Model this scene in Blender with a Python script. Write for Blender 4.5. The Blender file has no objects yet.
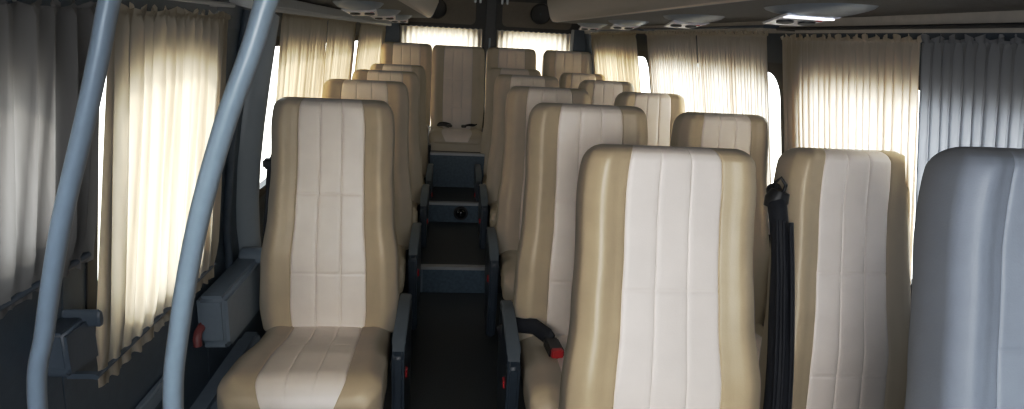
import bpy, math, random
from mathutils import Vector, Matrix
random.seed(7)
C = bpy.context.scene.collection
EYE = 1.48                       # camera height above the aisle floor
def Z(r): return r + EYE         # heights below / above eye level -> heights above the floor

# ------------------------------------------------------------------ materials
def new_mat(name):
    m = bpy.data.materials.new(name); m.use_nodes = True
    nt = m.node_tree
    return m, nt, nt.nodes['Principled BSDF']
def plain(name, col, rough=.5, metal=0., noise=.12, scale=40., bump=0., bscale=250., spec=.5, lift=0.):
    m, nt, b = new_mat(name)
    tc = nt.nodes.new('ShaderNodeTexCoord')
    n = nt.nodes.new('ShaderNodeTexNoise'); n.inputs['Scale'].default_value = scale; n.inputs['Detail'].default_value = 3
    nt.links.new(tc.outputs['Object'], n.inputs['Vector'])
    r = nt.nodes.new('ShaderNodeValToRGB')
    a = [c*(1-noise) for c in col]; d = [min(1, c*(1+noise)) for c in col]
    r.color_ramp.elements[0].color = (*a, 1); r.color_ramp.elements[1].color = (*d, 1)
    r.color_ramp.elements[0].position = .3; r.color_ramp.elements[1].position = .7
    nt.links.new(n.outputs['Fac'], r.inputs['Fac']); nt.links.new(r.outputs['Color'], b.inputs['Base Color'])
    b.inputs['Roughness'].default_value = rough; b.inputs['Metallic'].default_value = metal
    b.inputs['Specular IOR Level'].default_value = spec
    if bump > 0:
        n2 = nt.nodes.new('ShaderNodeTexNoise'); n2.inputs['Scale'].default_value = bscale
        nt.links.new(tc.outputs['Object'], n2.inputs['Vector'])
        bp = nt.nodes.new('ShaderNodeBump'); bp.inputs['Strength'].default_value = bump; bp.inputs['Distance'].default_value = .002
        nt.links.new(n2.outputs['Fac'], bp.inputs['Height']); nt.links.new(bp.outputs['Normal'], b.inputs['Normal'])
    return m
def curtain_mat(name, dif, trn, fac=.72):
    m, nt, b = new_mat(name)
    out = nt.nodes['Material Output']; nt.nodes.remove(b)
    tc = nt.nodes.new('ShaderNodeTexCoord')
    mp = nt.nodes.new('ShaderNodeMapping'); mp.inputs['Scale'].default_value = (30, 30, 1.2)
    n = nt.nodes.new('ShaderNodeTexNoise'); n.inputs['Scale'].default_value = 2.; n.inputs['Detail'].default_value = 4
    nt.links.new(tc.outputs['Object'], mp.inputs['Vector']); nt.links.new(mp.outputs['Vector'], n.inputs['Vector'])
    r = nt.nodes.new('ShaderNodeValToRGB')
    r.color_ramp.elements[0].position = .3; r.color_ramp.elements[1].position = .7
    r.color_ramp.elements[0].color = (*[c*.88 for c in trn], 1); r.color_ramp.elements[1].color = (*trn, 1)
    nt.links.new(n.outputs['Fac'], r.inputs['Fac'])
    d = nt.nodes.new('ShaderNodeBsdfDiffuse'); d.inputs['Color'].default_value = (*dif, 1)
    t = nt.nodes.new('ShaderNodeBsdfTranslucent'); nt.links.new(r.outputs['Color'], t.inputs['Color'])
    mx = nt.nodes.new('ShaderNodeMixShader'); mx.inputs['Fac'].default_value = fac
    nt.links.new(d.outputs[0], mx.inputs[1]); nt.links.new(t.outputs[0], mx.inputs[2]); nt.links.new(mx.outputs[0], out.inputs['Surface'])
    return m
def glass_mat(name, tint):
    m, nt, b = new_mat(name)
    out = nt.nodes['Material Output']; nt.nodes.remove(b)
    t = nt.nodes.new('ShaderNodeBsdfTransparent'); t.inputs['Color'].default_value = (*tint, 1)
    g = nt.nodes.new('ShaderNodeBsdfGlossy'); g.inputs['Roughness'].default_value = .03
    f = nt.nodes.new('ShaderNodeValue'); f.outputs[0].default_value = .035
    mx = nt.nodes.new('ShaderNodeMixShader')
    nt.links.new(f.outputs[0], mx.inputs['Fac']); nt.links.new(t.outputs[0], mx.inputs[1]); nt.links.new(g.outputs[0], mx.inputs[2])
    nt.links.new(mx.outputs[0], out.inputs['Surface'])
    return m
TAN   = plain('tan_leather', (.53, .45, .335), .42, noise=.05, scale=9, bump=.12)
CREAM = plain('cream_leather', (.78, .72, .67), .45, noise=.03, scale=9, bump=.10)
GTAN  = plain('hazed_tan_leather', (.27, .29, .325), .5, noise=.05, scale=9, bump=.12)  # tan leather with a hazy margin's grey put into its colour
GCREAM= plain('hazed_cream_leather', (.31, .33, .365), .5, noise=.04, scale=9, bump=.1)  # cream leather greyed by the same haze
NAVY  = plain('navy_plastic', (.026, .038, .054), .38, bump=.2)
BLACK = plain('black_plastic', (.012, .013, .016), .45)
WEB   = plain('black_webbing', (.010, .012, .018), .7, bump=.3, bscale=600)
SLATE = plain('slate_plastic', (.17, .22, .28), .4, noise=.05, bump=.15)
ARMT  = plain('armrest_grey', (.10, .125, .15), .45, noise=.05)
SLATE2= plain('dark_slate_plastic', (.07, .095, .13), .4, noise=.05, bump=.15)
POLE  = plain('pole_paint', (.34, .40, .45), .34, noise=.02)
RED   = plain('red_plastic', (.55, .025, .03), .35)
DRED  = plain('dark_red_plastic', (.22, .05, .05), .45)
WALL  = plain('wall_trim', (.036, .052, .072), .5, noise=.08, bump=.2)
HEAD  = plain('header_trim', (.50, .455, .40), .8, noise=.08, bump=.3)
BEAM  = plain('light_beam', (.55, .56, .56), .5, noise=.04)
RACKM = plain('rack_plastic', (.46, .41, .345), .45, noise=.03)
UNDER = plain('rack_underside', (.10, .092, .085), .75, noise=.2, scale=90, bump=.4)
CEILM = plain('headliner', (.30, .29, .27), .9, bump=.4)
FLOORM= plain('rubber_floor', (.022, .027, .032), .5, noise=.5, scale=160, bump=.3, bscale=180)
RISER = plain('riser_plastic', (.05, .085, .12), .42, noise=.25, scale=60)
ALU   = plain('aluminium', (.40, .42, .44), .35, .7, noise=.05)
DOORM = plain('rear_door_trim', (.030, .031, .034), .6, noise=.1)
DOORG = plain('rear_door_panel', (.13, .115, .10), .7, noise=.06, bump=.3)
STEEL = plain('steel', (.10, .11, .12), .4, .6)
WHITEP= plain('white_plastic', (.75, .76, .82), .3, noise=.02)
UNITB = plain('unit_blue_grey', (.20, .255, .33), .35, noise=.04)
CURT  = curtain_mat('beige_curtain', (.60, .42, .24), (.95, .91, .84), .74)
CURTGL = curtain_mat('hazed_warm_curtain', (.24, .235, .235), (.36, .345, .335), .6)  # beige cloth greyed to copy a dim, hazy left margin
CURTD = curtain_mat('door_curtain', (.58, .46, .32), (.86, .79, .67), .68)
CURTL = curtain_mat('shaded_beige_curtain', (.42, .33, .23), (.74, .65, .50), .7)  # same beige cloth, shade put into its colour to dim the rear
CURTR = curtain_mat('dimmed_beige_curtain', (.50, .38, .25), (.86, .76, .58), .7)  # beige cloth with dimming put into its colour for the rear rows
CURTW = curtain_mat('sheer_curtain', (.62, .47, .30), (.95, .88, .76), .8)
CURTG = curtain_mat('hazed_curtain', (.22, .23, .25), (.42, .43, .46), .6)  # beige cloth with a bluish haze put into its colour
GLASS = glass_mat('clear_glass', (.93, .96, .97))
def emis(name, col, s):
    m, nt, b = new_mat(name)
    b.inputs['Base Color'].default_value = (*col, 1)
    b.inputs['Emission Color'].default_value = (*col, 1); b.inputs['Emission Strength'].default_value = s
    return m
LAMP = emis('lamp_lens', (.92, .94, 1), 1.1)

# ------------------------------------------------------------------ mesh helpers
class MB:
    def __init__(s): s.v = []; s.f = []; s.mi = []; s.mats = []
    def slot(s, m):
        if m not in s.mats: s.mats.append(m)
        return s.mats.index(m)
    def add(s, vs, fs, m):
        o = len(s.v); k = s.slot(m)
        s.v += [tuple(p) for p in vs]
        for f in fs: s.f.append([i+o for i in f]); s.mi.append(k)
    def box(s, x0, x1, y0, y1, z0, z1, m, rot=None, piv=None):
        vs = [Vector((x, y, z)) for z in (z0, z1) for y in (y0, y1) for x in (x0, x1)]
        if rot is not None:
            p = Vector(piv) if piv else Vector(((x0+x1)/2, (y0+y1)/2, (z0+z1)/2))
            vs = [rot @ (q-p) + p for q in vs]
        s.add(vs, [(0,2,3,1),(4,5,7,6),(0,1,5,4),(2,6,7,3),(0,4,6,2),(1,3,7,5)], m)
    def prism(s, prof, a0, a1, axis, m):       # closed profile swept along an axis ('x': profile is (y,z); 'y': (x,z); 'z': (x,y))
        n = len(prof); vs = []
        for a in (a0, a1):
            for p, q in prof:
                vs.append((a, p, q) if axis == 'x' else (p, a, q) if axis == 'y' else (p, q, a))
        fs = [[i, (i+1) % n, n+(i+1) % n, n+i] for i in range(n)]
        fs += [list(range(n))[::-1], list(range(n, 2*n))]
        s.add(vs, fs, m)
    def tube(s, pts, r, m, seg=14, flat=1., rr=None):
        pts = [Vector(p) for p in pts]; vs = []; fs = []
        up = None
        for i, p in enumerate(pts):
            d = (pts[min(i+1, len(pts)-1)] - pts[max(i-1, 0)]).normalized()
            if up is None: up = d.orthogonal().normalized()
            up = (up - d*up.dot(d)).normalized(); w = d.cross(up)
            ri = rr[i] if rr else r
            for k in range(seg):
                a = 2*math.pi*k/seg
                vs.append(p + up*math.cos(a)*ri + w*math.sin(a)*ri*flat)
        for i in range(len(pts)-1):
            for k in range(seg):
                fs.append((i*seg+k, i*seg+(k+1) % seg, (i+1)*seg+(k+1) % seg, (i+1)*seg+k))
        fs += [tuple(range(seg))[::-1], tuple((len(pts)-1)*seg+k for k in range(seg))]
        s.add(vs, fs, m)
    def lathe(s, prof, cen, ax, m, seg=24):    # prof (r, h) along axis vector
        ax = Vector(ax).normalized(); u = ax.orthogonal().normalized(); w = ax.cross(u); cen = Vector(cen); vs = []; fs = []
        for r, h in prof:
            for k in range(seg):
                a = 2*math.pi*k/seg
                vs.append(cen + ax*h + u*math.cos(a)*r + w*math.sin(a)*r)
        for i in range(len(prof)-1):
            for k in range(seg): fs.append((i*seg+k, i*seg+(k+1) % seg, (i+1)*seg+(k+1) % seg, (i+1)*seg+k))
        fs += [tuple(range(seg))[::-1], tuple((len(prof)-1)*seg+k for k in range(seg))]
        s.add(vs, fs, m)
    def grid(s, rows, m, close=False):
        n = len(rows[0]); fs = []
        for i in range(len(rows)-1):
            for k in range(n if close else n-1): fs.append((i*n+k, i*n+(k+1) % n, (i+1)*n+(k+1) % n, (i+1)*n+k))
        s.add([p for r in rows for p in r], fs, m)
    def mesh(s, name, smooth=None):
        me = bpy.data.meshes.new(name); me.from_pydata([tuple(p) for p in s.v], [], s.f)
        for m in s.mats: me.materials.append(m)
        for i, p in enumerate(me.polygons): p.material_index = s.mi[i]
        if smooth is not None:
            me.polygons.foreach_set('use_smooth', [True]*len(me.polygons))
            if smooth < 180: me.set_sharp_from_angle(angle=math.radians(smooth))
        me.update(); return me
    def build(s, name, parent=None, smooth=None, loc=(0,0,0), bevel=0., seg=3, normals=True):
        import bmesh
        me = s.mesh(name)
        if normals:
            bm = bmesh.new(); bm.from_mesh(me); bmesh.ops.recalc_face_normals(bm, faces=bm.faces)
            if bevel > 0:
                bmesh.ops.remove_doubles(bm, verts=bm.verts, dist=1e-5)
                es = [e for e in bm.edges if len(e.link_faces) == 2 and e.calc_face_angle(0) > .6]
                bmesh.ops.bevel(bm, geom=es, offset=bevel, segments=seg, affect='EDGES', clamp_overlap=True)
            bm.to_mesh(me); bm.free()
        if smooth is not None:
            me.polygons.foreach_set('use_smooth', [True]*len(me.polygons))
            if smooth < 180: me.set_sharp_from_angle(angle=math.radians(smooth))
        return link(name, me, parent, loc)
def link(name, me, parent=None, loc=(0,0,0)):
    o = bpy.data.objects.new(name, me); C.objects.link(o); o.location = loc
    if parent: o.parent = parent
    return o
def tag(o, label, cat, group=None):
    o['label'] = label; o['category'] = cat
    if group: o['group'] = group
    return o
def thing(name, label, cat, loc=(0,0,0), group=None, rz=0):
    o = bpy.data.objects.new(name, None); C.objects.link(o); o.location = loc; o.rotation_euler.z = rz
    o.empty_display_size = .1
    return tag(o, label, cat, group)
def struct(o): o['kind'] = 'structure'; return o
def lerp(tbl, t):
    if t <= tbl[0][0]: return tbl[0][1]
    for (a, b), (c, d) in zip(tbl, tbl[1:]):
        if t <= c: return b + (d-b)*(t-a)/(c-a)
    return tbl[-1][1]
def smooth_lerp(tbl, t):
    if t <= tbl[0][0]: return tbl[0][1]
    for (a, b), (c, d) in zip(tbl, tbl[1:]):
        if t <= c:
            k = (t-a)/(c-a); k = k*k*(3-2*k); return b + (d-b)*k
    return tbl[-1][1]

# ------------------------------------------------------------------ the shell of the van
YF, YB = -1.50, 6.30
CEIL = Z(.50)
LP = [(0, -.83), (Z(-.75), -.805), (Z(.06), -.705), (CEIL, -.60)]       # (height, x) of the left wall skin
RP = [(0, 1.45), (Z(-.75), 1.425), (Z(.06), 1.27), (CEIL, 1.17)]
def LX(z): return lerp(LP, z)
def RX(z): return lerp(RP, z)
def wall_mesh(name, fx, y0, y1, holes, out, mat_of, parent=None, th=.05):
    """side wall from y0 to y1 with rectangular openings (ya, yb, za, zb), following the leaning profile fx"""
    zs = sorted(set([0, Z(-.75), Z(.06), CEIL] + [h[2] for h in holes] + [h[3] for h in holes] + [Z(-.02), Z(.068)]))
    ys = sorted(set([y0, y1] + [h[0] for h in holes] + [h[1] for h in holes]))
    mb = MB()
    for ya, yb in zip(ys, ys[1:]):
        for za, zb in zip(zs, zs[1:]):
            if any(h[0] <= ya and yb <= h[1] and h[2] <= za and zb <= h[3] for h in holes): continue
            a, b = fx(za), fx(zb)
            vs = [(x+o, y, z) for o in (0, out*th) for x, y, z in ((a, ya, za), (a, yb, za), (b, yb, zb), (b, ya, zb))]
            mb.add(vs, [(0,1,2,3),(4,7,6,5),(0,4,5,1),(2,6,7,3),(1,5,6,2),(0,3,7,4)], mat_of((za+zb)/2, (ya+yb)/2))
    return mb.build(name, parent, normals=True)
def rrect(a0, a1, b0, b1, r, n=6):
    pts = []
    for ca, cb, s in ((a1-r, b1-r, 0), (a0+r, b1-r, 1), (a0+r, b0+r, 2), (a1-r, b0+r, 3)):
        for k in range(n+1):
            t = math.pi/2*(s + k/n); pts.append((ca+r*math.cos(t), cb+r*math.sin(t)))
    return pts
def window(name, fx, ya, yb, za, zb, out, w=.035, r=.10):
    """rubber-framed window: rounded frame ring (structure) with its pane as a child"""
    w_ = struct(bpy.data.objects.new(name, None)); C.objects.link(w_)
    outer = rrect(ya-.004, yb+.004, za-.004, zb+.004, .003); inner = rrect(ya+w, yb-w, za+w, zb-w, r)
    mb = MB(); n = len(outer); vs = []
    for o in (-.004*out, .03*out):
        for y, z in outer: vs.append((fx(z)+o, y, z))
        for y, z in inner: vs.append((fx(z)+o, y, z))
    fs = []
    for i in range(n):
        j = (i+1) % n
        fs += [(i, j, n+j, n+i), (2*n+i, 3*n+i, 3*n+j, 2*n+j), (n+i, n+j, 3*n+j, 3*n+i), (i, 2*n+i, 2*n+j, j)]
    mb.add(vs, fs, BLACK); mb.build('window_frame', w_)
    mb = MB(); mb.add([(fx(z)+.022*out, y, z) for y, z in ((ya+.01, za+.01), (yb-.01, za+.01), (yb-.01, zb-.01), (ya+.01, zb-.01))], [(0,1,2,3)], GLASS)
    mb.build('pane', w_)
    return w_
WT, WB_ = Z(-.05), Z(-.70)
def wm(z, y): return HEAD if z > Z(.068) else (WALL if z > Z(-.75) else NAVY)
WALLL = plain('left_wall_trim', (.058, .082, .112), .45, noise=.08, bump=.2)
def wmL(z, y): return SLATE2 if z > Z(-.02) else WALLL
LH = [(.45, 1.20, Z(-.40), WT), (2.47, 4.30, WB_, WT), (4.46, 5.98, WB_, WT)]
RH = [(.50, 2.24, WB_, WT), (2.385, 4.02, WB_, WT), (4.15, 5.66, WB_, WT)]
DH = (1.33, 1.92, WB_, WT)
struct(wall_mesh('wall_left', LX, YF, 1.24, [LH[0]], -1, wmL))
struct(wall_mesh('wall_left', LX, 2.01, YB, LH[1:], -1, wmL))
door = struct(bpy.data.objects.new('door_3', None)); C.objects.link(door)
wall_mesh('door_panel', LX, 1.245, 2.005, [DH], -1, wmL, door)
struct(wall_mesh('wall_right', RX, YF, YB, RH, 1, wm))
k = 1
for h in LH: window('window_%d' % k, LX, *h, -1); k += 1
window('window_%d' % k, LX, *DH, -1); k += 1
for h in RH: window('window_%d' % k, RX, *h, 1); k += 1
# floor: front aisle, two steps up the aisle, side platforms, rear platform
S1, S2, S3 = Z(-1.319), Z(-1.176), Z(-.905)
mb = MB()
mb.box(-.85, 1.54, YF, 3.43, -.05, 0, FLOORM)
mb.box(-.17, .29, 3.43, 4.336, -.05, S1, FLOORM); mb.box(-.17, .26, 4.336, 4.823, -.05, S2, FLOORM)
mb.box(-.85, -.17, 3.43, 5.16, -.05, S1, FLOORM); mb.box(.29, 1.54, 3.43, 4.336, -.05, S1, FLOORM); mb.box(.26, 1.54, 4.336, 5.16, -.05, S1, FLOORM)
mb.box(-.17, .26, 4.823, 5.16, -.05, S3, FLOORM); mb.box(-.85, 1.54, 5.16, YB, -.05, S3, FLOORM)
struct(mb.build('floor'))
tn = 1
def trim(mb, **kw):
    global tn
    o = struct(mb.build('trim_%d' % tn, **kw)); tn += 1; return o
for y, z0, z1, x0, x1 in ((3.43, 0, S1, -.17, .29), (4.336, S1, S2, -.17, .26), (4.823, S2, S3, -.17, .26)):
    mb = MB(); mb.box(x0+.002, x1-.002, y-.008, y-.0005, z0+.001, z1-.004, RISER); trim(mb)
    mb = MB(); mb.box(x0+.002, x1-.002, y-.016, y+.03, z1-.014, z1+.005, ALU); trim(mb, bevel=.003)
    if z1 < S3:
        mb = MB(); mb.box(x0+.004, x0+.018, y-.0135, y-.008, z0+.004, z1-.015, SLATE); trim(mb)
mb = MB(); mb.box(-.85, 1.54, YF, YB, CEIL, CEIL+.05, CEILM); struct(mb.build('ceiling'))
# round black foot lamp on the second riser
t = thing('foot_lamp', 'round black foot lamp on the upper aisle step riser', 'lamp', (.075, 4.328, Z(-1.247)))
mb = MB(); mb.lathe([(.052, 0), (.052, .012), (.044, .02)], (0,0,0), (0,-1,0), BLACK); mb.build('bezel', t, 40)
mb = MB(); mb.lathe([(.038, .018), (.034, .032), (.022, .042), (.006, .046)], (0,0,0), (0,-1,0), plain('glossy_black', (.01,.011,.013), .12)); mb.build('lens', t, 60)

# rear doors: two leaves with window, upper grey panel and round loudspeaker
XM = .342
def rear_door(n, x0, x1, wx0, wx1, spx, hinge):
    d = struct(bpy.data.objects.new('door_%d' % n, None)); C.objects.link(d)
    zb, zt = Z(-.95), Z(.045)
    mb = MB()
    for a, b, c, e in ((x0, x1, S3-.0, zb), (x0, x1, zt, CEIL), (x0, wx0, zb, zt), (wx1, x1, zb, zt)):
        mb.box(a, b, YB, YB+.06, c, e, DOORM)
    mb.build('door_panel', d)
    outer = rrect(wx0-.004, wx1+.004, zb-.004, zt+.004, .003); inner = rrect(wx0+.025, wx1-.025, zb+.025, zt-.02, .09)
    mb = MB(); m = len(outer); vs = [(x, y, z) for y in (YB-.004, YB+.03) for pts in (outer, inner) for x, z in pts]; fs = []
    for i in range(m):
        j = (i+1) % m
        fs += [(i, j, m+j, m+i), (2*m+i, 3*m+i, 3*m+j, 2*m+j), (m+i, m+j, 3*m+j, 3*m+i), (i, 2*m+i, 2*m+j, j)]
    mb.add(vs, fs, BLACK); fr = mb.build('window_frame', d)
    mb = MB(); mb.add([(wx0+.01, YB+.02, zb+.01), (wx1-.01, YB+.02, zb+.01), (wx1-.01, YB+.02, zt-.01), (wx0+.01, YB+.02, zt-.01)], [(0,1,2,3)], GLASS); mb.build('pane', d)
    mb = MB(); a, b = (wx0-.06, wx1-.04) if n == 1 else (wx0+.03, wx1+.02)
    mb.prism(rrect(a, b, Z(.095), Z(.33), .05), YB-.018, YB-.001, 'y', DOORG); mb.build('upper_panel', d, 30)
    mb = MB(); mb.lathe([(.10, 0), (.10, .014), (.09, .022), (.08, .018)], (spx, YB-.018, Z(.228)), (0,-1,0), BLACK); sp = mb.build('speaker', d, 40)
    mb = MB(); mb.lathe([(.079, .016), (.05, .008), (.03, .012), (.005, .02)], (spx, YB-.018, Z(.228)), (0,-1,0), NAVY); mb.build('speaker_cone', sp, 60)
    sp['label'] = 'round black loudspeaker'
    for q in (-.05, .05):
        mb = MB(); cx = XM + (-.13 if n == 1 else .13) + q*.5
        mb.box(cx-.01, cx+.01, YB-.03, YB-.001, Z(.30), Z(.36), ALU); mb.build('latch', d, bevel=.004)
    return d
rear_door(1, -.66, XM-.004, -.50, .235, -.185, 0)
rear_door(2, XM+.004, 1.30, .425, 1.12, .825, 0)
mb = MB(); mb.box(XM-.055, XM+.055, YB-.030, YB-.001, S3, CEIL, BLACK); trim(mb, bevel=.012)
mb = MB(); mb.box(XM-.012, XM+.006, YB-.042, YB-.0305, S3, Z(-.02), SLATE); trim(mb, bevel=.004)
for x0, x1, m in ((-.70, -.535, SLATE2), (1.145, 1.165, BEAM), (1.166, 1.29, SLATE2)):
    mb = MB(); mb.box(x0, x1, YB-.06, YB-.005, S3, Z(.10), m); trim(mb, bevel=.006)
mb = MB(); mb.box(-.82, 1.51, YB+.065, YB+.09, 0, S3, DOORM); struct(mb.build('wall_back'))

# front bulkhead behind the camera with the windshield opening
mb = MB()
for a, b, c, e in ((-.85, 1.54, 0, 1.05), (-.85, 1.54, 1.90, CEIL), (-.85, -.55, 1.05, 1.90), (1.15, 1.54, 1.05, 1.90)):
    mb.box(a, b, YF-.06, YF, c, e, WALL)
struct(mb.build('wall_front'))
wsh = struct(bpy.data.objects.new('window_8', None)); C.objects.link(wsh)
mb = MB(); mb.add([(-.57, YF-.03, 1.03), (1.17, YF-.03, 1.03), (1.17, YF-.03, 1.92), (-.57, YF-.03, 1.92)], [(0,1,2,3)], GLASS); mb.build('pane', wsh)
# left pillar mouldings beside the sliding door
mb = MB()
mb.tube([(LX(Z(z))+.016, y, Z(z)) for z, y in ((-.95, 2.42), (-.8, 2.385), (-.65, 2.35), (-.5, 2.335), (-.35, 2.35), (-.2, 2.38), (-.08, 2.41), (.04, 2.44))], .055, POLE, 16, .6)
trim(mb, smooth=60)
mb = MB(); mb.tube([(LX(Z(z))+.010, y, Z(z)) for z, y in ((-.95, 2.22), (-.7, 2.18), (-.4, 2.18), (-.1, 2.22), (.04, 2.25))], .014, SLATE2, 10); trim(mb, smooth=60)
mb = MB(); mb.box(LX(Z(-.95))+.001, LX(Z(-.95))+.022, .55, 1.77, Z(-1.035), Z(-.985), SLATE); trim(mb, bevel=.006)
mb = MB(); mb.box(-.825, -.72, 1.3, 2.35, .0, .30, SLATE); trim(mb, bevel=.03)          # wheel-arch box under the front left seat
# latch boxes on the left wall
def latch_box(y, label, mats, z=-.85):
    t = thing('latch_box', label, 'latch box', (-.752, y, Z(z)))
    mb = MB(); prof = [(0, 0), (0, -.165), (.03, -.195), (.10, -.195), (.50, -.215), (.50, -.02), (.44, .0)]
    mb.prism(prof, -.05, .045, 'x', mats[0]); mb.build('housing', t, 40, bevel=.016)
    mb = MB(); mb.lathe([(.030, 0), (.038, .008), (.038, .115), (.030, .123)], (-.035, .40, -.008), (1, 0, 0), mats[0]); mb.build('hinge_barrel', t, 40)
    mb = MB(); mb.tube([(-.035, .012, -.10), (-.038, -.02, -.11), (-.038, -.032, -.125), (-.036, -.035, -.15)], .013, mats[1], 10); l = mb.build('lever', t, 60); l['label'] = 'dark red lever'
    return t
latch_box(1.90, 'blue-grey plastic latch box with a red lever, on the wall beside the single front seat', (SLATE, DRED))
lb = latch_box(1.165, 'added small grey latch box with a dull red lever on the wall, beside the outermost pole', (SLATE2, DRED), -.60)  # added box, a dimmed repeat of the real one
lb.scale = (.6, .2, .5); lb.location.x = -.765

# ------------------------------------------------------------------ overhead racks
def rack(name, prof, y0, y1, label, edge_i):
    """prof: list of (x, z, material) going round the closed outline"""
    t = thing(name, label, 'overhead rack', (0, 0, 0))
    n = len(prof); cx = sum(p[0] for p in prof)/n; cz = sum(p[1] for p in prof)/n
    ys = [(y0, 1.), (y1-.10, 1.), (y1-.04, .985), (y1-.012, .95), (y1, .86)]
    parts = {}
    for i in range(n):
        m = prof[i][2]; parts.setdefault(m.name, (m, MB()))
        for (ya, sa), (yb, sb) in zip(ys, ys[1:]):
            a, b = prof[i], prof[(i+1) % n]
            q = [(cx+(p[0]-cx)*s, y, cz+(p[1]-cz)*s) for p, y, s in ((a, ya, sa), (b, ya, sa), (b, yb, sb), (a, yb, sb))]
            parts[m.name][1].add(q, [(0,1,2,3)], m)
    m0 = RACKM
    q = [(cx+(p[0]-cx)*.86, y1, cz+(p[1]-cz)*.86) for p in prof]
    parts[m0.name][1].add(q, [list(range(n))], m0)
    import bmesh
    for key, nm in (('rack_plastic', 'fascia'), ('rack_underside', 'underside')):
        if key in parts:
            o = parts[key][1].build(nm, t)
            bm = bmesh.new(); bm.from_mesh(o.data); bmesh.ops.remove_doubles(bm, verts=bm.verts, dist=1e-5); bmesh.ops.recalc_face_normals(bm, faces=bm.faces); bm.to_mesh(o.data); bm.free()
            o.data.polygons.foreach_set('use_smooth', [True]*len(o.data.polygons)); o.data.set_sharp_from_angle(angle=math.radians(35))
    return t
F, U = RACKM, UNDER
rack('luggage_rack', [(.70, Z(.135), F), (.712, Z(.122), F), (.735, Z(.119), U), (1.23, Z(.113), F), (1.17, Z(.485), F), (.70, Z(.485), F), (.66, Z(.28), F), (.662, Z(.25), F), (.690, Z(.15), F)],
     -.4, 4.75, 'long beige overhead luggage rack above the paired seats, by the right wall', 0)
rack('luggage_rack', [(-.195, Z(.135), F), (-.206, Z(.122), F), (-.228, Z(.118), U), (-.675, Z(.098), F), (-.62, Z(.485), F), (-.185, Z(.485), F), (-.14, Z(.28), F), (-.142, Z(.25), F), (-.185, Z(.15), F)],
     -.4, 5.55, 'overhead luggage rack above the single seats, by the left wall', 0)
# pale beam under the left rack
mb = MB(); mb.prism([(-.678, Z(.055)), (-.605, Z(.04)), (-.598, Z(.055)), (-.612, Z(.094)), (-.672, Z(.097))], 2.02, 6.2, 'y', BEAM); trim(mb, bevel=.004)
def service_unit(x, y, zr, label, s=1., tilt=0, lit=False):
    t = thing('reading_light_unit', label, 'reading light', (x, y, Z(zr)), 'reading light units under the racks')
    t.rotation_euler.y = tilt; t.scale = (.8, .8, .7)
    rows = []
    for i in range(13):
        v = -1 + 2*i/12; row = []
        hw = .13*(1-abs(v)**2.6)**.5 if abs(v) < 1 else .0
        hw = max(hw, .012)
        dp = .045*(1-v*v)**.8 if abs(v) < 1 else 0
        for j in range(11):
            u = -1 + 2*j/10
            row.append((hw*u, v*.27*s - .02, -dp*(1-abs(u)**3)**.6 if abs(u) < 1 else 0))
        rows.append(row)
    mb = MB(); mb.grid(rows, UNITB); mb.build('housing', t, 60)
    mb = MB(); mb.prism([(-.100, -.02), (.095, -.02), (.075, .20*s), (-.075, .20*s)], -.047, -.038, 'z', WHITEP); lp = mb.build('light_panel', t, bevel=.004); lp.rotation_euler.x = -.13
    mb = MB(); mb.box(-.085, .08, -.012, .028, -.053, -.0475, LAMP if lit else WHITEP); mb.build('lamp', t, bevel=.002)
    for sx in (-.04, .04):
        mb = MB(); mb.lathe([(.028, 0), (.028, .008), (.012, .012)], (sx, .10*s, -.046), (0,0,-1), BLACK); mb.build('air_vent', lp, 40)
    mb = MB(); mb.box(.05, .068, .045, .062, -.056, -.0475, RED); mb.build('call_button', t)
    return t
for y, l in ((1.66, 'reading light unit under the right rack, nearest one with a bright strip'), (2.55, 'reading light unit under the right rack, second from the nearest'),
             (3.52, 'reading light unit under the right rack, third from the nearest'), (4.45, 'reading light unit under the right rack, farthest toward the rear doors')):
    service_unit(.95, y, .124, l, tilt=.012, lit=(y < 2))
for y, l in ((2.9, 'reading light unit under the left rack, nearest the camera'), (3.8, 'reading light unit under the left rack, middle one'), (4.8, 'reading light unit under the left rack, nearest the rear doors')):
    service_unit(-.42, y, .110, l, tilt=-.045)

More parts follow.
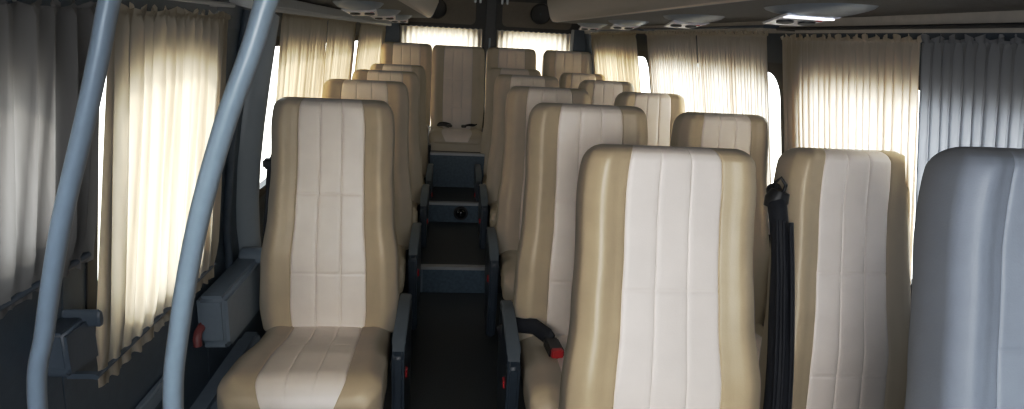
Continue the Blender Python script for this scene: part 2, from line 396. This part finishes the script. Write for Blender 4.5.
# ------------------------------------------------------------------ curtains and rails
def side_curtain(fx, out, y0, y1, zt, zb, label, mat, group, seed, pleat=.045, amp=.011, off=.062, pull=0., hem=False, top=True):
    """gathered curtain hanging along a side wall: a wavy sheet with a ruffled head (and a gathered hem when tied to a lower rail)"""
    rnd = random.Random(seed); L = y1-y0; npl = max(3, int(L/pleat)); nu = npl*10; rows = []
    ph = [rnd.uniform(-.9, .9) for _ in range(npl+2)]; am = [rnd.uniform(.55, 1.35) for _ in range(npl+2)]
    def wave(u, v):
        s = u*npl; i = int(min(s, npl-1e-6)); f = s-i
        a = am[i]*(1-f)+am[i+1]*f; p = ph[i]*(1-f)+ph[i+1]*f
        return a*math.sin(2*math.pi*s + p*v*1.6) + .35*math.sin(2*math.pi*s*.37 + 2.1*v + seed)
    zs = [0, .006, .012, .018, .024, .03, .042, .06, .1, .16, .24, .34, .46, .6, .74, .85, .91, .94, .955, .97, .98, .99, 1]
    for v in zs:
        z = zt + (zb-zt)*v; row = []
        for k in range(nu+1):
            u = k/nu; y = y0 + L*u + pull*v
            hd = max(0, 1-abs(v-.03)/.03) if top else 0       # gathered at the rail line
            a = amp*(.55+.45*min(1, v*4))*(1-.75*hd)
            if hem and v > .9: a *= .4 if v > .93 else .7
            x = wave(u, v)*a
            if v < .03: x += .006*math.sin(2*math.pi*u*npl*2+1.3)
            if hem and v > .955: x += .003*math.sin(2*math.pi*u*npl*2)
            dz = -.017*abs(math.sin(math.pi*u*L/.045))*(1-v/.03) if v < .03 else 0
            if hem and v > .97: dz = .003*math.sin(2*math.pi*u*npl*1.5)
            row.append((fx(z) - out*off + x, y + .004*math.sin(2*math.pi*u*npl*2+v*3), z+dz))
        rows.append(row)
    mb = MB(); mb.grid(rows, mat); o = mb.build('curtain', None, 180, normals=False)
    return tag(o, label, 'curtain', group)
def rail(fx, out, y0, y1, z, label, mat, off=.062):
    mb = MB(); x = fx(z)-out*off
    mb.tube([(x, y0, z), (x, y1, z)], .006, mat, 10)
    t = mb.build('curtain_rail', None, 60); tag(t, label, 'curtain rail', 'curtain rails')
    for y in (y0+.01, y1-.01):
        mb = MB(); xa, xb = sorted((x, fx(z)-out*.001)); mb.box(xa, xb, y-.006, y+.006, z-.006, z+.006, mat); mb.build('bracket', t)
    return t
TL, TR = Z(.035), Z(.078)
G = 'beige curtains along the side windows'
side_curtain(LX, -1, 1.285, 1.925, TL-.005, Z(-.78), 'bright beige pleated curtain over the door window behind the grab pole', CURTD, G, 3, .052, .012, hem=True, pull=-.02)
side_curtain(LX, -1, .40, 1.262, TL-.01, Z(-.47), 'added short curtain with haze in its colour at the far left edge, behind the outermost pole', CURTGL, G, 4, .052, .012, hem=True, pull=-.03)
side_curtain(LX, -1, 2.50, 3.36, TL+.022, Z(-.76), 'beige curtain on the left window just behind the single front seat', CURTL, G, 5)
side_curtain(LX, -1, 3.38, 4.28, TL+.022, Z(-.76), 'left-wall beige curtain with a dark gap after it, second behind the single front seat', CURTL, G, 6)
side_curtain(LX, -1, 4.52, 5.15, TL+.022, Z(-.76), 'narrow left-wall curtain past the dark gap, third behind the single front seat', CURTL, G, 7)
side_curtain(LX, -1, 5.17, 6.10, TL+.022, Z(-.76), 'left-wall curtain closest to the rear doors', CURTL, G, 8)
side_curtain(RX, 1, 1.575, 2.29, TR-.014, Z(-.76), 'wide beige curtain on the right window behind the front window seat', CURT, G, 9, .034, .008)
side_curtain(RX, 1, .70, 1.568, TR-.014, Z(-.76), 'added curtain with haze in its colour at the far right edge', CURTG, G, 10, .034, .008)
side_curtain(RX, 1, 2.405, 3.13, TR, Z(-.76), 'right-wall beige curtain above the second-row window seat, beside the dark pillar', CURT, G, 11, .030, .006)
side_curtain(RX, 1, 3.15, 3.98, TR, Z(-.76), 'right-wall beige curtain beside the thin bright gap, above the third-row window seat', CURT, G, 12, .032, .006)
side_curtain(RX, 1, 4.24, 4.85, TR, Z(-.76), 'right-wall beige curtain just past the thin bright gap', CURTR, G, 13, .04, .009)
side_curtain(RX, 1, 4.87, 5.66, TR, Z(-.76), 'right-wall beige curtain closest to the rear doors', CURTR, G, 14, .04, .009)
rail(LX, -1, 1.25, 1.96, TL+.012, 'pale curtain rail above the door window curtain', BEAM)
rail(LX, -1, .38, 1.23, TL+.007, 'grey curtain rail above the curtain at the far left edge', SLATE)
rail(LX, -1, 1.25, 1.93, Z(-.745), 'lower rail holding the hem of the door window curtain', SLATE2)
rail(LX, -1, .38, 1.22, Z(-.455), 'lower rail at the hem of the short greyed curtain, far left', SLATE2)
rail(LX, -1, 2.48, 6.12, TL+.034, 'long curtain rail under the pale beam on the left wall', SLATE2)
rail(RX, 1, .6, 2.32, TR+.002, 'curtain rail over the nearest right-hand window', BLACK)
rail(RX, 1, 2.42, 4.02, TR+.012, 'curtain rail over the middle right-hand window', SLATE2)
rail(RX, 1, 4.15, 5.7, TR+.012, 'curtain rail over the rearmost right-hand window', SLATE2)
def back_curtain(x0, x1, label, seed):
    rnd = random.Random(seed); L = x1-x0; npl = int(L/.05); nu = npl*8; rows = []
    for v in [0, .01, .02, .03, .05, .1, .2, .35, .5, .7, .85, 1]:
        z = Z(.062) + (Z(-.93)-Z(.062))*v
        rows.append([(x0+L*k/nu, YB-.052 + .009*math.sin(2*math.pi*k/8 + v*.8)*(.5 if v < .04 else 1) + .004*math.sin(k*.21+seed), z - (.008*abs(math.sin(k*.4)) if v < .01 else 0)) for k in range(nu+1)])
    mb = MB(); mb.grid(rows, CURTW); return tag(mb.build('curtain', None, 180, normals=False), label, 'curtain', 'sheer curtains on the rear doors')
back_curtain(-.525, .262, 'glowing sheer curtain over the left rear-door window', 1)
back_curtain(.405, 1.135, 'glowing sheer curtain over the right rear-door window', 2)

# ------------------------------------------------------------------ grab poles
def pole(pts, r, label, mat, base_z):
    mb = MB(); P = [Vector((x, y, Z(z))) for x, y, z in pts]
    dn = P[-1] + (P[-1]-P[-2]).normalized()*0
    bottom = Vector((P[-1].x-.025, P[-1].y, .015)); topv = Vector((P[0].x+.025, P[0].y, Z(.085)))
    ctrl = [topv] + P + [Vector((P[-1].x-.015, P[-1].y, (P[-1].z+bottom.z)/2)), bottom]
    out = []
    for i in range(len(ctrl)-1):            # Catmull-Rom
        p0, p1, p2, p3 = ctrl[max(i-1, 0)], ctrl[i], ctrl[i+1], ctrl[min(i+2, len(ctrl)-1)]
        for k in range(8):
            t = k/8
            out.append(.5*((2*p1)+(p2-p0)*t+(2*p0-5*p1+4*p2-p3)*t*t+(3*p1-p0-3*p2+p3)*t**3))
    out.append(ctrl[-1])
    t = thing('grab_pole', label, 'grab pole', bottom, 'grab poles by the sliding door')
    mb.tube([p-bottom for p in out], r, mat, 20); mb.build('tube', t, 60)
    mb = MB(); mb.lathe([(.045, -.015), (.045, -.007), (.028, .006), (r+.002, .012)], (0,0,0), (0,0,1), mat); mb.build('flange', t, 40)
    mb = MB(); mb.lathe([(.045, 0), (.045, -.008), (r+.002, -.02)], topv-bottom+Vector((0,0,.012)), (0,0,1), mat); mb.build('flange', t, 40)
    return t
pole([(-.308, 1.1, .038), (-.337, 1.1, -.043), (-.392, 1.1, -.18), (-.450, 1.1, -.361), (-.496, 1.1, -.557), (-.521, 1.1, -.724)], .0178,
     'pale blue-grey bent grab pole standing in front of the door window curtain', POLE, 0)
pole([(-.478, .95, .02), (-.498, .95, -.047), (-.53, .95, -.148), (-.586, .95, -.316), (-.630, .95, -.482), (-.660, .95, -.624)], .0135,
     'added dimmed grab pole at the far left edge, outermost of the two', plain('hazed_pole_paint', (.24, .29, .34), .4, noise=.02), 0)  # added pole, dimmer repeat of the door pole

# ------------------------------------------------------------------ seats
U = [0, .06, .11, .155, .17, .18, .19, .205, .25, .33, .41, .47, .51, .53, .54, .55, .57, .62, .68, .74, .80, .85, .89, .92, .945, .965, .98, .99, .996, 1]
PANEL = .54
def cushion_pair(H, hwt, th, prof_y, nm, seams, tan, cream, rc=.07, r_top=.055, bol=.018, dome=.012, botr=.03):
    """upholstered slab with rounded ends; returns (tan mesh, centre panel mesh). x across, z along its length, -y is the upholstered front"""
    front = sorted(set([-u for u in U] + U)); back = [.996, .98, .94, .86, .7, .4, 0, -.4, -.7, -.86, -.94, -.98, -.996]
    zs = []
    n = 46
    base = [H*i/n for i in range(n+1)]
    for s in seams: base += [H*s-.012, H*s-.006, H*s-.003, H*s, H*s+.003, H*s+.006, H*s+.012]
    base += [H-r_top*q for q in (.75, .5, .35, .2, .1, .05, .02)] + [botr*q for q in (.02, .06, .15, .3, .5, .75)]
    zs = sorted(set(round(z, 5) for z in base if 0 <= z <= H))
    N = 8.
    rows = []
    for z in zs:
        hw = smooth_lerp(hwt, z/H)
        k = 1.
        if z > H-r_top: k = max(0., 1-((z-(H-r_top))/r_top)**2.2)**(1/2.2)
        kc = 1.
        if z > H-rc: kc = max(0., 1-((z-(H-rc))/rc)**2.2)**(1/2.2)
        kb = 1.
        if z < botr: kb = max(0., 1-((botr-z)/botr)**2.2)**(1/2.2)
        k2 = min(k, kb)
        hw = hw - rc*.85*(1-kc) - .02*(1-kb)
        yc = lerp(prof_y, z/H); T = th*k2
        row = []
        for u in front:
            a = abs(u); e = (1-a**N)**(1/N) if a < 1 else 0
            y = -T*e
            y -= k2*bol*math.exp(-((a-.80)/.13)**2) + k2*dome*(1-a*a)
            y += k2*(.0040*math.exp(-((a-PANEL)/.010)**2))
            if a < PANEL: y += k2*(.0027*math.exp(-((a-.18)/.010)**2))
            if a < PANEL+.001:
                for s in seams: y += .0018*k2*math.exp(-((z-H*s)/.0045)**2)
            row.append((hw*u, yc+y, z))
        for u in back:
            a = abs(u); e = (1-a**N)**(1/N); row.append((hw*u, yc+T*e*.8, z))
        rows.append(row)
    nf, nr = len(front), len(rows[0])
    A, B = MB(), MB()
    def facelist(sel):
        fs = []
        for i in range(len(rows)-1):
            for j in range(nr):
                j2 = (j+1) % nr
                inp = j < nf-1 and abs(front[j]) <= PANEL+1e-6 and abs(front[j+1]) <= PANEL+1e-6
                if inp == sel: fs.append((i*nr+j, i*nr+j2, (i+1)*nr+j2, (i+1)*nr+j))
        return fs
    allv = [p for r in rows for p in r]
    out = []
    for sel, m in ((False, tan), (True, cream)):
        fs = facelist(sel); used = sorted(set(i for f in fs for i in f)); mp = {v: i for i, v in enumerate(used)}
        mb = MB(); mb.add([allv[i] for i in used], [[mp[i] for i in f] for f in fs], m); out.append((mb, len(used)))
    return out[0][0], out[1][0]
def smooth_mesh(mb, name, T=None):
    me = mb.mesh(name)
    if T: me.transform(T)
    import bmesh
    bm = bmesh.new(); bm.from_mesh(me); bmesh.ops.remove_doubles(bm, verts=bm.verts, dist=2e-6); bmesh.ops.dissolve_degenerate(bm, dist=1e-6, edges=bm.edges)
    bmesh.ops.recalc_face_normals(bm, faces=bm.faces)
    bm.to_mesh(me); bm.free(); me.polygons.foreach_set('use_smooth', [True]*len(me.polygons)); me.set_sharp_from_angle(angle=math.radians(50)); return me
HB = .885
BACK_W = [(0, .225), (.12, .236), (.30, .232), (.52, .212), (.70, .205), (.86, .206), (1, .196)]
BACK_Y = [(0, 0), (.15, -.018), (.35, -.026), (.6, -.006), (.8, .004), (1, -.004)]
REC = math.radians(11.5)
CUSH_W = [(0, .215), (.3, .222), (.7, .236), (.9, .238), (1, .225)]
CUSH_Y = [(0, 0), (.3, .010), (.6, -.004), (.85, .0), (1, .020)]
CT = .40                     # seat height at the hinge
def seat_meshes(tan, cream, HB=HB, ws=1.075, bw=None, ct=.066, cl=.56):
    a, b = cushion_pair(HB, [(p, q*ws) for p, q in (bw or BACK_W)], .062, BACK_Y, 'backrest', [.27, .60], tan, cream, rc=.055, r_top=.042)
    Tb = Matrix.Translation((0, 0, CT-.05)) @ Matrix.Rotation(-REC, 4, 'X')
    c, d = cushion_pair(cl, [(p, q*(.94 if bw else min(ws, 1.04))) for p, q in CUSH_W], ct, CUSH_Y, 'cushion', [.46], tan, cream, rc=.06, r_top=.075, bol=.012, dome=.012)
    # length axis z -> -y (towards the front), front face -y -> +z (up)
    Tc = Matrix.Translation((0, .01, CT-.075)) @ Matrix.Rotation(math.radians(5), 4, 'X').inverted() @ Matrix(((1,0,0,0),(0,0,-1,0),(0,-1,0,0),(0,0,0,1)))
    return dict(back=smooth_mesh(a, 'backrest', Tb), backp=smooth_mesh(b, 'centre_panel', Tb), cush=smooth_mesh(c, 'cushion', Tc), cushp=smooth_mesh(d, 'centre_panel', Tc))
SM = seat_meshes(TAN, CREAM); SW = seat_meshes(TAN, CREAM, ws=.93, cl=.50); SG = seat_meshes(GTAN, GCREAM, ws=.9, cl=.48)
SB = seat_meshes(TAN, CREAM, .745, 1., [(0, .222), (.3, .232), (.8, .230), (1, .224)], .052, .58)
mb = MB(); mb.box(-.19, .19, -.50, .02, CT-.165, CT-.135, STEEL); mb.box(-.17, .17, -.02, .06, CT-.16, CT+.06, STEEL); FRAME = mb.mesh('seat_frame')
mb = MB(); mb.prism([(-.565, .002), (-.50, .002), (-.50, .06), (-.565, .075)], -.20, .20, 'x', TAN); VAL = mb.mesh('front_valance')
def leg_mesh(h):
    m = MB(); m.prism([(-.46, CT-.165), (-.42, CT-.165), (-.36, CT-.165), (-.10, CT-.165), (-.02, CT-.165), (-.05, CT-.165-h+.02), (.0, CT-.165-h), (-.44, CT-.165-h), (-.40, CT-.165-h+.02)], -.02, .02, 'x', BLACK)
    return m.mesh('leg')
LEGS = {}
def leg_for(h):
    k = round(h, 3)
    if k not in LEGS: LEGS[k] = leg_mesh(h)
    return LEGS[k]
# folding armrest / recliner shield on the aisle side
def shield_meshes():
    a = MB(); a.prism([(.10, .16), (.02, .17), (-.22, .135), (-.275, .10), (-.270, -.10), (-.23, -.30), (.02, -.30), (.12, -.10), (.13, .08)], -.021, .021, 'x', NAVY)
    b = MB(); b.prism([(.105, .172), (.02, .182), (-.22, .152), (-.262, .115), (-.22, .138), (.02, .170), (.10, .160)], -.023, .023, 'x', ARMT)
    c = MB(); c.box(-.012, .012, -.20, -.165, -.02, .012, RED)
    return a, b, c
import bmesh
def bevelled(mb, name, w, sm=40):
    me = mb.mesh(name); bm = bmesh.new(); bm.from_mesh(me); bmesh.ops.recalc_face_normals(bm, faces=bm.faces)
    es = [e for e in bm.edges if len(e.link_faces) == 2 and e.calc_face_angle(0) > .5]
    bmesh.ops.bevel(bm, geom=es, offset=w, segments=3, affect='EDGES', clamp_overlap=True); bm.to_mesh(me); bm.free()
    me.polygons.foreach_set('use_smooth', [True]*len(me.polygons)); me.set_sharp_from_angle(angle=math.radians(sm)); return me
_a, _b, _c = shield_meshes()
SH_A, SH_B, SH_C = bevelled(_a, 'armrest_shield', .010), bevelled(_b, 'armrest_top', .004), bevelled(_c, 'recline_button', .004)
# belt buckle on a short strap, lying on the cushion
mb = MB(); mb.tube([(-.10, .05, -.01), (-.06, .035, .022), (-.015, .005, .030), (.010, -.04, .024), (.014, -.06, .020)], .021, WEB, 10, .28); BK_S = mb.mesh('buckle_strap')
BK_S.polygons.foreach_set('use_smooth', [True]*len(BK_S.polygons))
mb = MB(); mb.box(-.005, .033, -.125, -.055, .004, .030, BLACK); BK_B = bevelled(mb, 'belt_buckle', .005)
mb = MB(); mb.box(-.001, .029, -.132, -.115, .008, .031, RED); BK_R = bevelled(mb, 'release_button', .003)
HW = .55
def put(name, me, parent, loc=(0,0,0), rot=(0,0,0)):
    o = bpy.data.objects.new(name, me); C.objects.link(o); o.parent = parent; o.location = loc; o.rotation_euler = rot; return o
proto = {}
def seat(x, y, floor, hinge, label, group, aisle=0, buckle=None, mats=SM, rz=0., scale=1.):
    """x, y of the hinge line; floor height under the seat; hinge height above the aisle floor"""
    t = thing('passenger_seat', label, 'seat', (x, y, floor), group, rz)
    lift = hinge - CT - floor
    b = put('backrest', mats['back'], t, (0, 0, lift)); p = put('centre_panel', mats['backp'], b); p['label'] = 'cream quilted centre panel' if mats is not SG else 'haze-greyed quilted centre panel'
    c = put('cushion', mats['cush'], t, (0, 0, lift)); p = put('centre_panel', mats['cushp'], c); p['label'] = 'cream quilted centre panel' if mats is not SG else 'haze-greyed quilted centre panel'
    if mats is SB: put('front_valance', VAL, t)
    else: put('seat_frame', FRAME, t, (0, 0, lift))
    h = hinge - .165 - floor
    for s in (-1, 1):
        if h > .03: put('leg', leg_for(h), t, (s*.15, 0, lift))
    if aisle:
        a = put('armrest_shield', SH_A, t, (aisle*.277, -.20 if y > 4.7 else -.05, hinge-.085)); a.location.z -= floor
        put('armrest_top', SH_B, a); r = put('recline_button', SH_C, a, (aisle*.014, 0, 0)); r['label'] = 'red recline button'
    if buckle:
        bx, by, bz, br = buckle
        s = put('buckle_strap', BK_S, t, (bx, by, lift+CT+bz), (0, 0, br)); s.scale = (1.35,)*3; k = put('belt_buckle', BK_B, s); q = put('release_button', BK_R, k); q['label'] = 'red release button'
    return t
def floor_at(y): return 0. if y-.5 < 3.2 and y < 3.43 else S1
GL, GA, GW, GB = 'single seats along the left wall', 'aisle seats of the right-hand pairs', 'window seats of the right-hand pairs', 'back row seats'
seats = {}
HZ = .405
for nm, x, y, l in (('L1', -.440, 2.22, 'tan and cream single seat at the front of the left row, nearest the door'),
                    ('L2', -.452, 3.17, 'single seat second in the left row, directly behind the nearest one'),
                    ('L3', -.445, 4.06, 'single seat third in the left row, golden side towards the aisle'),
                    ('L4', -.440, 4.90, 'single seat last in the left row, ahead of the back bench row')):
    seats[nm] = seat(x, y, 0. if y < 3.43 else S1, HZ+.0, l, GL, aisle=1)
for nm, x, y, l, b in (('R1', .540, 1.33, 'largest tan and cream seat in the front, aisle side of the first right pair', None),
                       ('R2', .495, 2.10, 'aisle seat of the second right pair, red belt buckle lying on its cushion', (-.165, -.10, .012, .10)),
                       ('R3', .492, 3.08, 'aisle seat of the third right pair, behind the seat with the red buckle', None),
                       ('R4', .490, 4.06, 'aisle seat of the fourth right pair', None),
                       ('R5', .478, 4.88, 'aisle seat of the fifth right pair, just ahead of the back row', None)):
    seats[nm] = seat(x, y, 0. if y < 3.43 else S1, HZ + (.03 if nm == 'R2' else .012), l, GA, aisle=-1, buckle=b)
for nm, x, y, l in (('W1', 1.138, 1.52, 'front window seat of the right pairs, black belt hanging at its shoulder'),
                    ('W2', 1.088, 2.28, 'window seat of the second right pair, beside the dark pillar'),
                    ('W3', 1.068, 3.18, 'window seat of the third right pair, in front of the middle curtains'),
                    ('W4', 1.035, 4.06, 'window seat of the fourth right pair'),
                    ('W5', 1.035, 4.88, 'window seat of the fifth right pair, farthest window seat before the back row')):
    seats[nm] = seat(x, y, 0. if y < 3.43 else S1, HZ - (.008 if nm == 'W1' else 0), l, GW, mats=SW)
for nm, x, y, l in (('BL', -.428, 5.72, 'back row seat by the left wall'), ('BC', .035, 5.47, 'back row seat in line with the aisle, with black belt ends on its cushion'),
                    ('BR', .520, 5.72, 'back row seat right of the aisle, in front of the rear-door post'), ('BRR', 1.045, 5.72, 'back row seat in the right rear corner')):
    seats[nm] = seat(x, y, S3, S3+.122, l, GB, mats=SB)
seats['F'] = seat(1.055, .86, 0., HZ+.108, 'added seat with haze-greyed upholstery at the right edge', 'front seat', mats=SG)  # added seat, greyed repeat of a right-hand seat

# belts that belong to seats
def belt(parent, pts, r, name, flat=.35, rr=None, label=None):
    mb = MB(); P = [Vector(p) for p in pts]; out = []; rads = []
    for i in range(len(P)-1):
        p0, p1, p2, p3 = P[max(i-1, 0)], P[i], P[i+1], P[min(i+2, len(P)-1)]
        for k in range(6):
            t = k/6; out.append(.5*((2*p1)+(p2-p0)*t+(2*p0-5*p1+4*p2-p3)*t*t+(3*p1-p0-3*p2+p3)*t**3))
            if rr: rads.append(rr[i]*(1-t)+rr[i+1]*t)
    out.append(P[-1]); rads += [rr[-1]] if rr else []
    mb.tube(out, r, WEB, 12, flat, rads if rr else None); return mb.build(name, parent, 60)
s = seats['W1']
sb = belt(s, [(-.215, .14, 1.10), (-.228, .08, 1.06), (-.232, .02, .95), (-.230, -.02, .80), (-.228, -.07, .62), (-.232, -.10, .45), (-.240, -.11, .28)], .03, 'seat_belt', .9, [.020, .026, .024, .028, .033, .034, .03])
for i in range(3):
    belt(sb, [(-.240+.014*i, .045-.01*i, 1.03), (-.250+.02*i, -.035, .85), (-.250+.022*i, -.095, .62), (-.252+.022*i, -.132, .42), (-.258+.02*i, -.14, .28)], .012, 'belt_fold', .5)
mb = MB(); mb.lathe([(.008, -.03), (.026, -.026), (.033, 0), (.026, .026), (.008, .03)], (-.222, .10, 1.075), (.3, 0, 1), BLACK, 16); mb.build('belt_guide', sb, 60)
mb = MB(); mb.tube([(-.222, .105, 1.09), (-.234, .10, 1.125), (-.222, .095, 1.14), (-.208, .09, 1.12), (-.212, .09, 1.09)], .005, BLACK, 8); mb.build('belt_hook', sb, 60)
s = seats['L1']
sb = belt(s, [(-.222, .15, 1.00), (-.234, .13, .96), (-.240, .10, .85), (-.246, .07, .72), (-.254, .04, .62)], .016, 'seat_belt', .6, [.018, .015, .013, .012, .009])
mb = MB(); mb.box(-.262, -.215, .12, .16, .955, .995, BLACK); mb.build('belt_guide', sb, bevel=.008)
s = seats['BC']; zc = CT + (S3+.122-CT-S3)
for sx in (-1, 1):
    b = belt(s, [(sx*.20, -.02, zc+.05), (sx*.16, -.07, zc+.025), (sx*.11, -.10, zc+.030), (sx*.06, -.13, zc+.022)], .022, 'seat_belt', .35)
    mb = MB(); mb.box(sx*.06-.022, sx*.06+.022, -.165, -.125, zc+.012, zc+.034, BLACK); mb.build('belt_buckle', b, bevel=.005)

# ------------------------------------------------------------------ light
w = bpy.data.worlds.new('daylight'); bpy.context.scene.world = w; w.use_nodes = True
nt = w.node_tree; bg = nt.nodes['Background']
tc = nt.nodes.new('ShaderNodeTexCoord'); sx = nt.nodes.new('ShaderNodeSeparateXYZ'); rp = nt.nodes.new('ShaderNodeValToRGB')
nt.links.new(tc.outputs['Generated'], sx.inputs[0]); nt.links.new(sx.outputs['Z'], rp.inputs['Fac'])
mr = nt.nodes.new('ShaderNodeMapRange'); mr.inputs['From Min'].default_value = -1; mr.inputs['From Max'].default_value = 1
nt.links.new(sx.outputs['Z'], mr.inputs['Value']); nt.links.new(mr.outputs[0], rp.inputs['Fac'])
rp.color_ramp.elements[0].position = .42; rp.color_ramp.elements[0].color = (.62, .60, .56, 1)
rp.color_ramp.elements[1].position = .56; rp.color_ramp.elements[1].color = (.95, .98, 1, 1)
nt.links.new(rp.outputs['Color'], bg.inputs['Color']); bg.inputs['Strength'].default_value = 4.0
sd = bpy.data.lights.new('sun', 'SUN'); sd.energy = 1.3; sd.angle = .12; sd.color = (1, .93, .82)
so = bpy.data.objects.new('sun', sd); C.objects.link(so)
so.rotation_euler = Vector((.72, -.30, -.52)).to_track_quat('-Z', 'Y').to_euler(); so.location = (-6, 3, 5)
ad = bpy.data.lights.new('front_fill', 'AREA'); ad.shape = 'RECTANGLE'; ad.size = 1.0; ad.size_y = .7; ad.energy = 41; ad.color = (.97, .98, 1)  # added area lamp inside the cabin, brightens the front seats
ao = bpy.data.objects.new('front_fill', ad); C.objects.link(ao); ao.location = (-.25, -.80, 1.62)
ao.rotation_euler = Vector((.42, 1, -.22)).to_track_quat('-Z', 'Z').to_euler()

# ------------------------------------------------------------------ camera
cd = bpy.data.cameras.new('camera'); cam = bpy.data.objects.new('camera', cd); C.objects.link(cam)
R = Matrix(((0.99478, -0.02605, -0.09862), (-0.0883, 0.26412, -0.96044), (0.05107, 0.96414, 0.26044)))
cam.matrix_world = Matrix.Translation((0, 0, EYE)) @ R.to_4x4()
cd.sensor_width = 36; cd.lens = 620*36/1024; cd.clip_start = .02
bpy.context.scene.camera = cam
sc = bpy.context.scene
sc.view_settings.view_transform = 'Standard'; sc.view_settings.look = 'None'; sc.view_settings.exposure = 0
vs = sc.view_settings; vs.use_curve_mapping = True
cv = vs.curve_mapping.curves[3]
cv.points.new(.05, .030); cv.points.new(.18, .100); cv.points.new(.50, .49); vs.curve_mapping.update()
sc.cycles.use_denoising = True; sc.cycles.max_bounces = 8; sc.cycles.transmission_bounces = 8; sc.cycles.transparent_max_bounces = 12
sc.cycles.sample_clamp_indirect = 6
